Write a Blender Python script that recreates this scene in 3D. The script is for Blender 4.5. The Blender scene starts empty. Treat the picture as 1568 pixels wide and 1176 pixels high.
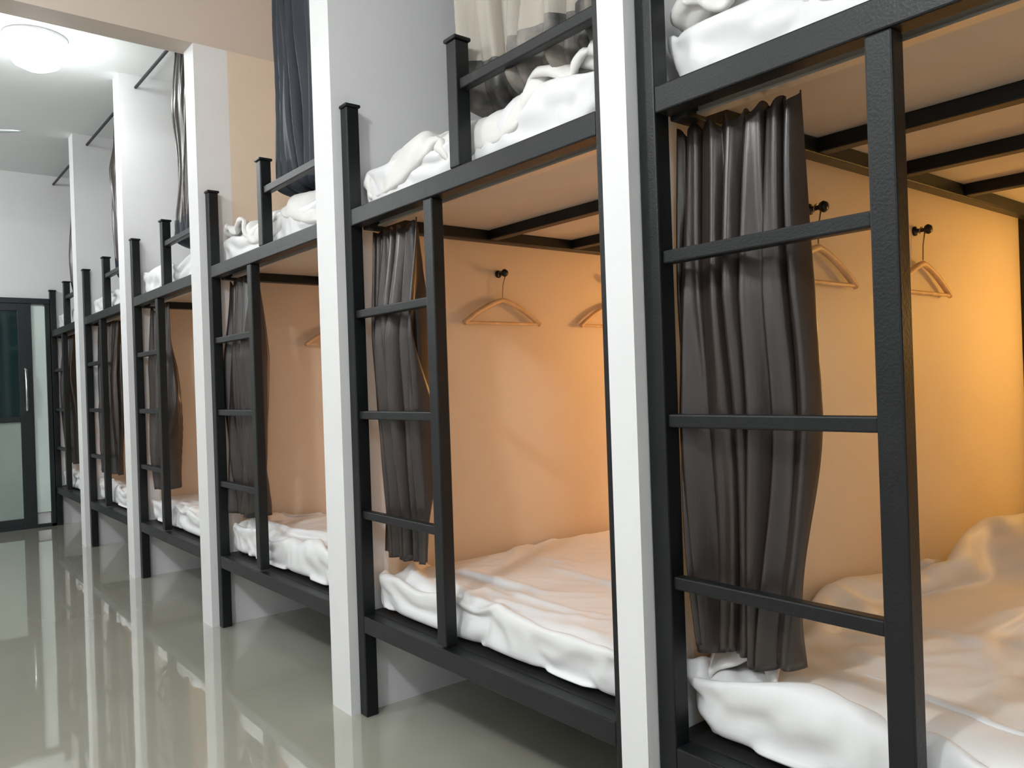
import bpy, math, random, time
from mathutils import Vector, Matrix, noise
D=1.39
LEFT=[1.224,2.667,4.176,5.69,7.20,8.70]
W=[.082,.15,.15,.15,.15]
RIGHT=[-.116]+[LEFT[i]+W[i] for i in range(5)]
XB=3.80; XL=-2.3; YF=8.70; YN=-2.6; ZC=3.35
ZB=3.01
scn=bpy.context.scene
col=scn.collection
# ---------------- materials
def mat(name,rgb,rough=.5,metal=0,bump=0,bscale=50,var=0,vscale=3,emit=None,estr=0,sheen=0,spec=.5,stretch=None,rgb2=None,ridge=0):
    m=bpy.data.materials.new(name); m.use_nodes=True
    nt=m.node_tree; b=nt.nodes['Principled BSDF']
    b.inputs['Base Color'].default_value=(*rgb,1)
    b.inputs['Roughness'].default_value=rough
    b.inputs['Metallic'].default_value=metal
    b.inputs['Specular IOR Level'].default_value=spec
    if sheen:
        b.inputs['Sheen Weight'].default_value=sheen
    tc=nt.nodes.new('ShaderNodeTexCoord'); mp=nt.nodes.new('ShaderNodeMapping')
    nt.links.new(tc.outputs['Object'],mp.inputs[0])
    if stretch: mp.inputs['Scale'].default_value=stretch
    if bump:
        n=nt.nodes.new('ShaderNodeTexNoise'); n.inputs['Scale'].default_value=bscale; n.inputs['Detail'].default_value=5
        bp=nt.nodes.new('ShaderNodeBump'); bp.inputs['Strength'].default_value=bump; bp.inputs['Distance'].default_value=.01
        nt.links.new(mp.outputs[0],n.inputs['Vector']); nt.links.new(n.outputs[0],bp.inputs['Height']); nt.links.new(bp.outputs[0],b.inputs['Normal'])
        if ridge:
            n2=nt.nodes.new('ShaderNodeTexNoise'); n2.noise_type='RIDGED_MULTIFRACTAL'; n2.inputs['Scale'].default_value=4.5; n2.inputs['Detail'].default_value=2.5; n2.inputs['Distortion'].default_value=1.2
            bp2=nt.nodes.new('ShaderNodeBump'); bp2.inputs['Strength'].default_value=ridge; bp2.inputs['Distance'].default_value=.02
            nt.links.new(mp.outputs[0],n2.inputs['Vector']); nt.links.new(n2.outputs[0],bp2.inputs['Height']); nt.links.new(bp.outputs[0],bp2.inputs['Normal']); nt.links.new(bp2.outputs[0],b.inputs['Normal'])
    if var or rgb2:
        n=nt.nodes.new('ShaderNodeTexNoise'); n.inputs['Scale'].default_value=vscale; n.inputs['Detail'].default_value=4
        r=nt.nodes.new('ShaderNodeValToRGB'); r.color_ramp.elements[0].position=.35; r.color_ramp.elements[1].position=.65
        if rgb2:
            r.color_ramp.elements[0].color=(*rgb,1); r.color_ramp.elements[1].color=(*rgb2,1)
        else:
            r.color_ramp.elements[0].color=(*[c*(1-var) for c in rgb],1); r.color_ramp.elements[1].color=(*[min(1,c*(1+var)) for c in rgb],1)
        nt.links.new(mp.outputs[0],n.inputs['Vector']); nt.links.new(n.outputs[0],r.inputs[0]); nt.links.new(r.outputs[0],b.inputs['Base Color'])
    if emit:
        b.inputs['Emission Color'].default_value=(*emit,1); b.inputs['Emission Strength'].default_value=estr
    return m
M_wall=mat('wall_paint',(.77,.77,.78),.6,bump=.05,bscale=120,var=.015)
M_peach=mat('wall_paint_lamp_tint',(.76,.64,.51),.55,bump=.05,bscale=120,var=.015)  # wall colour warmed inside the bunks, lamp glow put into the tint
M_ceil=mat('ceiling_paint',(.76,.78,.775),.7,bump=.03,bscale=90)
M_beam=mat('beam_shade_tint',(.62,.53,.46),.6,bump=.05,bscale=120)  # tan of the beam's shaded side put into its colour
M_black=mat('black_painted_steel',(.0065,.0075,.0085),.42,bump=.12,bscale=180,var=.15,vscale=8,spec=.35)
M_board=mat('bunk_base_board',(.56,.50,.43),.6,var=.05,bump=.05)
M_dark=mat('dark_board',(.012,.012,.013),.5,bump=.1,bscale=60)
M_alu=mat('aluminium_rail',(.62,.58,.52),.35,metal=.6,bump=.02)
M_sheet=mat('white_sheet_cotton',(.80,.80,.81),.45,bump=.12,bscale=22,sheen=.1,ridge=.22)
M_duvet=mat('white_duvet_cotton',(.80,.78,.76),.5,bump=.12,bscale=18,sheen=.1,ridge=.25)
M_cur=mat('charcoal_curtain_fabric',(.032,.0225,.019),.34,bump=.1,bscale=60,var=.2,stretch=(1,1,.2),spec=.7)
M_navy=mat('navy_curtain_fabric',(.012,.017,.027),.6,bump=.15,bscale=60,var=.12,sheen=.05,stretch=(1,1,.2))
M_beige=mat('beige_curtain_fabric',(.38,.34,.29),.65,bump=.15,bscale=60,var=.1,sheen=.2,stretch=(1,1,.2))
M_tail=mat('grey_curtain_lining',(.03,.03,.03),.6,bump=.15,bscale=60,rgb2=(.28,.25,.22),vscale=9)
M_wood=mat('hanger_wood',(.74,.50,.28),.45,bump=.05,bscale=40,var=.12,vscale=20,stretch=(1,.15,1))
M_hook=mat('black_hook_metal',(.02,.02,.02),.3,metal=.5,bump=.01)
M_wire=mat('hanger_wire_steel',(.4,.36,.3),.25,metal=1,bump=.01)
M_warm=mat('warm_bulb_glass',(1,.7,.35),.4,emit=(1,.5,.16),estr=12)
M_lamp=mat('lamp_diffuser',(1,1,1),.4,emit=(.95,1,1),estr=24)
M_white=mat('white_plastic',(.8,.8,.8),.4,bump=.01)
M_fan=mat('fan_enamel',(.62,.68,.70),.35,bump=.01)
M_mint=mat('mint_door_panel',(.68,.77,.74),.35,bump=.02,var=.03)
M_gl=mat('dark_door_glass',(.012,.03,.032),.06,bump=.002)
M_gl2=mat('lower_door_panel',(.30,.36,.33),.15,var=.1,vscale=2)
M_al2=mat('dark_door_aluminium',(.025,.03,.032),.35,metal=.4,bump=.01)
M_chrome=mat('chrome_handle',(.75,.75,.75),.15,metal=1,bump=.002)
M_floor=bpy.data.materials.new('polished_floor_tile'); M_floor.use_nodes=True
nt=M_floor.node_tree; b=nt.nodes['Principled BSDF']
tc=nt.nodes.new('ShaderNodeTexCoord'); br=nt.nodes.new('ShaderNodeTexBrick')
br.offset=0; br.inputs['Scale'].default_value=1; br.inputs['Brick Width'].default_value=.8; br.inputs['Row Height'].default_value=.8; br.inputs['Mortar Size'].default_value=.001
br.inputs['Color1'].default_value=(.40,.39,.32,1); br.inputs['Color2'].default_value=(.39,.38,.31,1); br.inputs['Mortar'].default_value=(.36,.35,.29,1)
nz=nt.nodes.new('ShaderNodeTexNoise'); nz.inputs['Scale'].default_value=1.3; nz.inputs['Detail'].default_value=3
mx=nt.nodes.new('ShaderNodeMix'); mx.data_type='RGBA'; mx.inputs[0].default_value=.1
nt.links.new(tc.outputs['Object'],br.inputs[0]); nt.links.new(tc.outputs['Object'],nz.inputs[0])
nt.links.new(br.outputs[0],mx.inputs[6]); nt.links.new(nz.outputs[0],mx.inputs[7]); nt.links.new(mx.outputs[2],b.inputs['Base Color'])
b.inputs['Roughness'].default_value=.04; b.inputs['Specular IOR Level'].default_value=1.0
b.inputs['Coat Weight'].default_value=1.0; b.inputs['Coat Roughness'].default_value=.02
bp=nt.nodes.new('ShaderNodeBump'); bp.inputs['Strength'].default_value=.03; bp.inputs['Distance'].default_value=.02
nz2=nt.nodes.new('ShaderNodeTexNoise'); nz2.inputs['Scale'].default_value=3.5
nt.links.new(tc.outputs['Object'],nz2.inputs[0]); nt.links.new(nz2.outputs[0],bp.inputs['Height']); nt.links.new(bp.outputs[0],b.inputs['Normal'])

# ---------------- mesh helpers
def mk(name,V,F,m,parent=None,smooth=False,bevel=0,fm=None):
    me=bpy.data.meshes.new(name); me.from_pydata(V,[],F); me.update()
    for x in (m if isinstance(m,(list,tuple)) else [m]): me.materials.append(x)
    if smooth: me.polygons.foreach_set('use_smooth',[True]*len(me.polygons))
    if fm: me.polygons.foreach_set('material_index',fm)
    o=bpy.data.objects.new(name,me); col.objects.link(o)
    if parent: o.parent=parent
    if bevel:
        bv=o.modifiers.new('bevel','BEVEL'); bv.width=bevel; bv.segments=2; bv.limit_method='ANGLE'
    return o
def boxes(L):
    V=[];F=[]
    for (x0,x1,y0,y1,z0,z1) in L:
        n=len(V)
        V+=[(x0,y0,z0),(x1,y0,z0),(x1,y1,z0),(x0,y1,z0),(x0,y0,z1),(x1,y0,z1),(x1,y1,z1),(x0,y1,z1)]
        F+=[tuple(n+i for i in f) for f in [(0,3,2,1),(4,5,6,7),(0,1,5,4),(1,2,6,5),(2,3,7,6),(3,0,4,7)]]
    return V,F
def bx(name,L,m,parent=None,bevel=0,fm=None):
    if isinstance(L,tuple): L=[L]
    V,F=boxes(L); return mk(name,V,F,m,parent,bevel=bevel,fm=fm)
def empty(name,loc=(0,0,0)):
    o=bpy.data.objects.new(name,None); o.location=(0,0,0); col.objects.link(o); o.empty_display_size=.1; return o
def tube(name,pts,r,m,parent=None,cyc=False,res=3):
    cu=bpy.data.curves.new(name,'CURVE'); cu.dimensions='3D'; cu.bevel_depth=r; cu.bevel_resolution=res; cu.use_fill_caps=True
    sp=cu.splines.new('POLY'); sp.points.add(len(pts)-1)
    for p,q in zip(sp.points,pts): p.co=(*q,1)
    sp.use_cyclic_u=cyc
    cu.materials.append(m)
    o=bpy.data.objects.new(name,cu); col.objects.link(o)
    if parent: o.parent=parent
    return o
def lathe(prof,n=32,c=(0,0,0),axis='z'):
    V=[];F=[]
    for r,z in prof:
        for i in range(n):
            a=2*math.pi*i/n
            if axis=='z': V.append((c[0]+r*math.cos(a),c[1]+r*math.sin(a),c[2]+z))
            elif axis=='x': V.append((c[0]+z,c[1]+r*math.cos(a),c[2]+r*math.sin(a)))
            else: V.append((c[0]+r*math.cos(a),c[1]+z,c[2]+r*math.sin(a)))
    for j in range(len(prof)-1):
        for i in range(n):
            F.append((j*n+i,j*n+(i+1)%n,(j+1)*n+(i+1)%n,(j+1)*n+i))
    F.append(tuple(range(n))[::-1]); F.append(tuple((len(prof)-1)*n+i for i in range(n)))
    return V,F
def softbox(name,x0,x1,y0,y1,z0,z1,r,m,res=.03,parent=None,pil=0):
    cx,cy,cz=(x0+x1)/2,(y0+y1)/2,(z0+z1)/2; hx,hy,hz=(x1-x0)/2,(y1-y0)/2,(z1-z0)/2
    nx,ny,nz=max(6,int((x1-x0)/res)),max(6,int((y1-y0)/res)),max(4,int((z1-z0)/res))
    idx={};V=[];F=[]
    def v(i,j,k):
        key=(i,j,k)
        if key in idx: return idx[key]
        p=Vector((-hx+2*hx*i/nx,-hy+2*hy*j/ny,-hz+2*hz*k/nz))
        rr=min(r,hz*.98)
        c=Vector((max(-hx+rr,min(hx-rr,p.x)),max(-hy+rr,min(hy-rr,p.y)),max(-hz+rr,min(hz-rr,p.z))))
        n=(p-c); n=n.normalized() if n.length>1e-6 else Vector((0,0,1))
        q=c+n*rr
        if pil:
            k_=(.35+.65*(1-(abs(q.x)/hx)**3)*(1-(abs(q.y)/hy)**3))
            q.z=q.z*k_-hz*(1-k_)*.8
        idx[key]=len(V); V.append((q.x+cx,q.y+cy,q.z+cz)); return idx[key]
    for i in range(nx):
        for j in range(ny):
            F.append((v(i,j,nz),v(i+1,j,nz),v(i+1,j+1,nz),v(i,j+1,nz)))
            F.append((v(i,j,0),v(i,j+1,0),v(i+1,j+1,0),v(i+1,j,0)))
    for i in range(nx):
        for k in range(nz):
            F.append((v(i,0,k),v(i+1,0,k),v(i+1,0,k+1),v(i,0,k+1)))
            F.append((v(i,ny,k),v(i,ny,k+1),v(i+1,ny,k+1),v(i+1,ny,k)))
    for j in range(ny):
        for k in range(nz):
            F.append((v(0,j,k),v(0,j,k+1),v(0,j+1,k+1),v(0,j+1,k)))
            F.append((v(nx,j,k),v(nx,j+1,k),v(nx,j+1,k+1),v(nx,j,k+1)))
    return mk(name,V,F,m,parent,smooth=True)

# ---------------- cloth simulation of bedding (local: x = depth from front post, y = -width..0, z from base board)
MW=1.20; MT=.12; MX0=.10; MX1=2.28
def grid(name,x0,x1,y0,y1,z,res,amp,seed,flap,ox):
    nx=int((x1-x0+flap)/res); ny=int((y1-y0)/res); V=[];F=[]
    for j in range(ny+1):
        for i in range(nx+1):
            u=(x1-x0+flap)*i/nx; y=y0+(y1-y0)*j/ny
            n=noise.noise(Vector((u*2.6+seed,y*3.4,seed)))+.7*noise.noise(Vector((u*6+seed,y*7,seed+4)))
            if u<flap: 
                x=x0; zz=z-(flap-u)+.0; x+=.008*noise.noise(Vector((u*9,y*9,seed+2)))+.004
                zz+=amp*(n+.8)*u/flap
            else: x=x0+u-flap; zz=z+amp*(n+.8)
            V.append((x+ox,y,zz))
    for j in range(ny):
        for i in range(nx):
            a=j*(nx+1)+i; F.append((a,a+1,a+nx+2,a+nx+1))
    return mk(name,V,F,M_sheet,smooth=True)
tmp=[]; cl=[]
def collider(o,fr=25):
    o.modifiers.new('c','COLLISION'); o.collision.thickness_outer=.006; o.collision.cloth_friction=fr; o.collision.damping=.4; tmp.append(o)
def setup(k,amp,shrink,bend,x0,x1,flap=.13,z=.02,res=.02,pil=False):
    ox=40*k+20
    m=softbox('tmp',ox+MX0,ox+MX1,-MW-.055,-.055,0,MT,.04,M_sheet,.05); collider(m)
    b_=bx('tmp',[(ox-.15,ox+.056,-MW-.3,.3,-.1,1),(ox+.05,ox+2.4,-MW-.3,.3,-.06,0.0),(ox-.1,ox+2.4,-.012,.1,-.3,1),(ox-.1,ox+2.4,-MW-.19,-MW-.09,-.3,1),(ox+2.33,ox+2.43,-MW-.1,.0,-.3,1)],M_sheet); collider(b_,5)
    if pil:
        p=softbox('tmp',ox+1.35,ox+2.05,-.66,-.12,MT+.01,MT+.18,.06,M_sheet,.04,pil=1); collider(p)
    g=grid('g',x0,x1,-MW-.07,-.035,MT+z,res,amp,k*3.7+1,flap,ox)
    c=g.modifiers.new('cloth','CLOTH'); st=c.settings
    st.quality=5; st.mass=.25; st.tension_stiffness=20; st.compression_stiffness=20; st.shear_stiffness=8; st.bending_stiffness=bend
    st.air_damping=2; st.shrink_min=shrink
    cs=c.collision_settings; cs.distance_min=.006; cs.use_self_collision=True; cs.self_distance_min=.007; cs.self_friction=8; cs.collision_quality=3
    c.point_cache.frame_end=60
    cl.append((g,ox))
setup(0,.028,-.075,.12,.068,2.27)
setup(1,.035,-.11,.13,.068,2.27)
setup(2,.09,-.36,.35,.46,2.25,flap=0,z=.17,pil=True,res=.020)
setup(3,.06,-.24,1.0,.13,2.2,flap=0,z=.04,res=.022)
t0=time.time()
NF=42
for f in range(1,NF+1):
    scn.frame_set(f)
    if time.time()-t0>170: break
print('SIM',time.time()-t0,f)
dg=bpy.context.evaluated_depsgraph_get()
CL=[]
for g,ox in cl:
    e=g.evaluated_get(dg); me=bpy.data.meshes.new_from_object(e)
    for v in me.vertices: v.co.x-=ox
    CL.append(me)
for g,ox in cl: bpy.data.objects.remove(g)
for o in tmp: bpy.data.objects.remove(o)
scn.frame_set(1)
def bedding(name,me,x,y,z,m,th,mirror=False):
    me=me.copy(); me.name=name; me.materials.clear(); me.materials.append(m)
    for v in me.vertices:
        if mirror: v.co.y=-MW-.11-v.co.y
        v.co.x+=x; v.co.y+=y; v.co.z+=z
    if mirror: me.flip_normals()
    me.polygons.foreach_set('use_smooth',[True]*len(me.polygons))
    o=bpy.data.objects.new(name,me); col.objects.link(o)
    s=o.modifiers.new('thick','SOLIDIFY'); s.thickness=th; s.offset=0
    s=o.modifiers.new('sub','SUBSURF'); s.levels=1; s.render_levels=1
    return o
def curtain(name,y0,y1,xc,zt,zb,nf,seed,m,amp=.035,tail=False,nu=150,nv=50,mt=None,pinch=.15,R0=.062):
    V=[];F=[];fm=[]
    rows=nv+(28 if tail else 0)
    for j in range(rows+1):
        v=min(1,j/nv)
        for i in range(nu+1):
            u=i/nu
            nn=noise.noise(Vector((u*3+seed,v*1.6,seed*.7)))
            ph=2*math.pi*nf*(u+.06*math.sin(5*u+seed))+4.2*nn*(v*.9+.12)+seed
            a=amp*(.4+.8*min(1,v*3))*(1+.9*noise.noise(Vector((u*4,v*1.5,seed+9))))
            s=math.sin(ph)+.30*math.sin(2.3*ph+seed+v*2)+.5*noise.noise(Vector((u*14,v*2.2,seed)))
            x=xc+a*s
            w=1-pinch*max(0,v-.55)/.45*1.0+.05*math.sin(v*5+seed)*v
            yc=(y0+y1)/2+.04*noise.noise(Vector((v*2,seed,3)))*v
            y=yc+(u-.5)*(y1-y0)*w+.5*a*math.cos(ph)
            sag=.012*math.cos(2*math.pi*nf*u)*max(0,1-v*12)
            z=zt+(zb-zt)*v+sag+(.03*noise.noise(Vector((u*5,seed,0))) )*v*v
            if j>nv:
                t=(j-nv)/28; ang=t*math.pi*1.75
                R=R0*(1+.5*noise.noise(Vector((u*7+seed,t*3,2))))
                x=x+R*(1-math.cos(ang))*1.2; z=z-R*math.sin(ang)*.9
                x+=.012*math.sin(ph*1.6+t*5)
            V.append((x,y,z))
    for j in range(rows):
        for i in range(nu):
            a=j*(nu+1)+i
            F.append((a,a+1,a+nu+2,a+nu+1)); fm.append(1 if (j>=nv-4 and mt) else 0)
    o=mk(name,V,F,[m]+([mt] if mt else []),smooth=True,fm=fm)
    sd=o.modifiers.new('thickness','SOLIDIFY'); sd.thickness=.003
    return o

# ---------------- room shell
bx('floor',(XL,XB+.1,YN,YF+.1,-.1,0),M_floor)
bx('ceiling',(XL,XB+.1,YN,YF+.1,ZC,ZC+.1),M_ceil)
bx('wall_right',(XB,XB+.1,YN,YF,0,ZC),M_wall)
bx('wall_left',(XL-.1,XL,YN,YF,0,ZC),M_wall)
bx('wall_near',(XL,XB,YN-.1,YN,0,ZC),M_wall)
bx('wall_far',(XL,XB,YF,YF+.1,0,ZC),M_wall)
bx('ceiling_beam',(XL,XB,LEFT[2],LEFT[2]+.17,ZB,ZC),M_beam)
cols=[(LEFT[i],LEFT[i]+W[i]) for i in range(5)]+[(-.266,-.116)]
for i,(a,c) in enumerate(cols):
    top=ZB if i==2 else ZC
    bx('column',(D-.035,D+.14,a,c,0,top),M_wall)
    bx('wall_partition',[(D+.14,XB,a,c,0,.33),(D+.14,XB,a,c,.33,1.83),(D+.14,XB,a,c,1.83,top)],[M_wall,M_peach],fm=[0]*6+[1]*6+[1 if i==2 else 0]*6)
# ---------------- door in far wall
dr=empty('door_1')
y=YF
bx('frame',[(-.05,.0,y-.06,y,0,2.16),(1.345,1.385,y-.05,y,0,2.16),(-.05,1.385,y-.06,y,2.11,2.16),(-.05,1.385,y-.05,y,0,.03)],M_al2,dr,bevel=.003)
bx('sliding_leaf_frame',[(1.12,1.23,y-.05,y-.01,.03,2.11),(0,.07,y-.05,y-.01,.03,2.11),(.07,1.12,y-.05,y-.01,2.04,2.11),(.07,1.12,y-.05,y-.01,.03,.10),(.07,1.12,y-.05,y-.01,1.0,1.05)],M_al2,dr,bevel=.003)
bx('upper_glass',(.07,1.12,y-.035,y-.025,1.05,2.04),M_gl,dr)
bx('lower_panel',(.07,1.12,y-.035,y-.025,.10,1.0),M_gl2,dr)
bx('side_panel',(1.23,1.345,y-.03,y-.005,.14,2.09),M_mint,dr)
tube('handle',[(1.17,y-.05,1.10),(1.17,y-.09,1.12),(1.17,y-.105,1.3),(1.17,y-.09,1.48),(1.17,y-.05,1.50)],.012,M_chrome,dr)
# ---------------- bunks
POST=.05
for i in range(6):
    s=LEFT[i]-.002; r=RIGHT[i]+.002
    bed=empty('bunk_bed')
    L=[(D,D+POST,s-POST,s,0,2.235),(D-.006,D+POST+.006,s-POST-.006,s+.0,2.235,2.247),
       (D,D+POST,r,r+POST,0,2.235),(D-.006,D+POST+.006,r,r+POST+.006,2.235,2.247),
       (D+.003,D+POST-.003,s-.53-POST,s-.53,.38,1.795),
       (D,D+POST,s-.69-POST,s-.69,1.856,2.235),(D-.006,D+POST+.006,s-.696-POST,s-.684,2.235,2.247),
       (D,D+POST,r+POST,s-POST,1.795,1.856),
       (D,D+POST,r+POST,s-POST,.31,.372),
       (D+.01,D+.042,r+POST,s-.69-POST,2.085,2.118)]
    for z in (1.473,1.105,.740): L.append((D+.01,D+.04,s-.53,s-POST,z-.015,z+.015))
    xb=D+2.33
    L+=[(xb,xb+POST,s-POST,s,0,2.235),(xb,xb+POST,r,r+POST,0,2.235),(xb,xb+POST,r+POST,s-POST,1.785,1.83),(xb,xb+POST,r+POST,s-POST,.31,.355)]
    for (a,c) in ((s-.10,s-.052),(r+.052,r+.10)):
        L.append((D+POST,xb,a,c,1.785,1.83)); L.append((D+POST,xb,a,c,.31,.355))
    for t in (.60,1.06,1.54):
        L.append((D+t,D+t+.045,r+.10,s-.10,1.79,1.83)); L.append((D+t,D+t+.045,r+.10,s-.10,.315,.355))
    bx('steel_frame',L,M_black,bed,bevel=.004)
    bx('upper_base_board',(D+POST,xb+POST,r+.004,s-.004,1.83,1.85),M_board,bed)
    bx('lower_base_board',(D+POST,xb+POST,r+.004,s-.004,.355,.372),M_dark,bed)
    bx('curtain_track',[(D+.092,D+.112,r+.06,s-.06,1.80,1.83),(D+.086,D+.118,r+.06,s-.06,1.796,1.802)],M_alu,bed)
    near=i<2
    for lev,z0 in ((0,.374),(1,1.852)):
        softbox('mattress',D+MX0,D+MX1,s-.055-MW,s-.055,z0,z0+MT,.04,M_sheet,.04)
        bedding('bed_sheet',CL[(i+lev+1)%2],D,s,z0+.004,M_sheet,.010,mirror=(i//2+lev)%2==1)
    if i==0:
        softbox('pillow',D+1.35,D+2.05,s-.66,s-.12,.374+MT+.01,.374+MT+.18,.06,M_sheet,.03,pil=1)
        bedding('duvet',CL[2],D,s,.374+.03,M_duvet,.020)
    if i in (0,1,2): bedding('duvet',CL[3],D,s,1.852+.03,M_duvet,.024,mirror=i==1)
    wd=[.31,.31,.31,.40,.66,.5][i]
    curtain('bunk_curtain',s-.025-wd,s-.025,D+.115,1.775,.58+.005*i,7 if wd<.5 else 10,i*1.7+.4,M_cur,amp=.034,nu=260 if near else 140,pinch=.25,nv=60)
    rl=empty('curtain_rod')
    ye=s-.003 if i!=2 else r+.8
    tube('rod',[(D+.07,r+.003,3.27),(D+.07,ye,3.27)],.01,M_black,rl)
    if i==1: curtain('bunk_curtain',r+.06,r+.76,D+.13,3.26,2.095,10,5.2,M_beige,amp=.045,tail=True,mt=M_tail,R0=.085,nu=220)
    elif i>0: curtain('bunk_curtain',r+.05,r+.64,D+.12,3.26,2.13,9,5.2+i,M_navy if i==2 else M_cur,amp=.035,tail=True,mt=M_navy)
    for t in (.72,1.38):
        hk=empty('wall_hook')
        x=D+t; yw=LEFT[i]; z=1.665
        V,F=lathe([(.016,0),(.016,-.006),(.007,-.008),(.007,-.035),(.014,-.038),(.017,-.047),(.012,-.056),(.002,-.058)],20,(x,yw,z+.005),'y')
        mk('peg',V,F,M_hook,hk,smooth=True)
        hg=empty('clothes_hanger'); yy=yw-.026
        zt=z+.004
        pts=[]
        for k in range(13):
            a=math.radians(200-k*18)
            pts.append((x+.018*math.cos(a),yy,zt-.007+.018*math.sin(a)))
        pts+=[(x+.004,yy,zt-.05),(x,yy,zt-.10)]
        tube('hook_wire',pts,.0022,M_wire,hg)
        za=zt-.10
        left=[]
        for k in range(11):
            u=k/10; left.append((x-.205*u,yy,za-.012-.10*(u**1.15)+.008*math.sin(u*math.pi)))
        right=[(2*x-p[0],p[1],p[2]) for p in left]
        tube('shoulder_bar',left[::-1]+right[1:],.0105,M_wood,hg)
        tube('trouser_bar',[(x-.195,yy,za-.110),(x+.195,yy,za-.110)],.0065,M_wood,hg)
    lp=empty('reading_lamp')
    ym=(s+r)/2; zl=1.40
    V,F=lathe([(.04,0),(.04,-.012),(.012,-.016),(.012,-.05)],20,(XB,ym,zl),'x'); mk('wall_plate',V,F,M_white,lp,smooth=False)
    V,F=lathe([(.012,-.05),(.03,-.055),(.045,-.08),(.045,-.10),(.03,-.125),(.005,-.13)],24,(XB,ym,zl),'x'); mk('bulb',V,F,M_warm,lp,smooth=True)
    pw=[11.5,19,14,12,9,7][i]
    ld=bpy.data.lights.new('reading_light','POINT'); ld.energy=pw; ld.color=[(1,.55,.12),(1,.52,.17),(1,.60,.34)][min(i,2)]; ld.shadow_soft_size=.05
    lo=bpy.data.objects.new('reading_light',ld); lo.location=(XB-.25,ym,zl); col.objects.link(lo); lo.parent=lp
lp=empty('reading_lamp'); ym=(LEFT[2]+RIGHT[2])/2  # unseen upper lamp, added to warm the third bay's upper wall
V,F=lathe([(.04,0),(.04,-.012),(.012,-.016),(.012,-.05)],20,(XB,ym,2.7),'x'); mk('wall_plate',V,F,M_white,lp)
V,F=lathe([(.012,-.05),(.03,-.055),(.045,-.08),(.045,-.10),(.03,-.125),(.005,-.13)],24,(XB,ym,2.7),'x'); mk('bulb',V,F,M_warm,lp,smooth=True)
ld=bpy.data.lights.new('reading_light','POINT'); ld.energy=9; ld.color=(1,.66,.42); ld.shadow_soft_size=.05
lo=bpy.data.objects.new('reading_light',ld); lo.location=(XB-.2,ym,2.7); col.objects.link(lo); lo.parent=lp
# ---------------- ceiling lamps
def clamp_(x,y,e,dz=.27):
    p=empty('ceiling_lamp')
    V,F=lathe([(.17,0),(.17,-.02),(.16,-.03)],32,(x,y,ZC)); mk('lamp_base',V,F,M_white,p)
    V,F=lathe([(.158,-.02),(.168,-.06),(.155,-.11),(.12,-.16),(.06,-.19),(.005,-.20)],32,(x,y,ZC)); mk('diffuser',V,F,M_lamp,p,smooth=True)
    l=bpy.data.lights.new('lamp_light','POINT'); l.energy=e; l.color=(.98,1,1); l.shadow_soft_size=.09
    o=bpy.data.objects.new('lamp_light',l); o.location=(x,y,ZC-dz); col.objects.link(o); o.parent=p
clamp_(.84,5.4,9,.5)
clamp_(-.9,1.0,88,.32)  # this and the following lamps are unseen, spots chosen to light the bunks
clamp_(-1.0,3.1,36,.32)
clamp_(-.9,-1.8,24,.32)
clamp_(-1.0,7.2,66,.32)
# ---------------- ceiling fan
fan=empty('ceiling_fan'); fx,fy=.35,6.35
V,F=lathe([(.06,0),(.06,-.03),(.012,-.05),(.012,-.30),(.07,-.31),(.10,-.34),(.10,-.40),(.06,-.43),(.01,-.44)],32,(fx,fy,ZC)); mk('motor_and_rod',V,F,M_fan,fan,smooth=True)
for k in range(3):
    a=math.radians(-35+120*k); V=[];F=[]
    for q in range(9):
        rr=.08+.50*q/8; w=.05+.02*math.sin(math.pi*q/8)
        for sgn in (-1,1):
            V.append((fx+rr*math.cos(a)-sgn*w*math.sin(a),fy+rr*math.sin(a)+sgn*w*math.cos(a),ZC-.39+sgn*.012))
    for q in range(8): F.append((2*q,2*q+2,2*q+3,2*q+1))
    o=mk('blade_%d'%(k+1),V,F,M_fan,fan,smooth=True); sd=o.modifiers.new('t','SOLIDIFY'); sd.thickness=.006
# ---------------- camera
cam=bpy.data.cameras.new('camera'); co=bpy.data.objects.new('camera',cam); col.objects.link(co)
cam.sensor_width=36; cam.lens=28.0; cam.clip_start=.02
yaw=math.radians(-39.09)
R=Matrix.Rotation(yaw,4,'Z')@Matrix.Rotation(math.radians(90),4,'X')@Matrix.Rotation(math.radians(-1.95),4,'Z')
co.matrix_world=Matrix.Translation((0,0,1.2))@R
scn.camera=co
scn.view_settings.view_transform='Standard'
w=bpy.data.worlds.new('world'); scn.world=w; w.use_nodes=True
w.node_tree.nodes['Background'].inputs[0].default_value=(.5,.5,.5,1); w.node_tree.nodes['Background'].inputs[1].default_value=.05
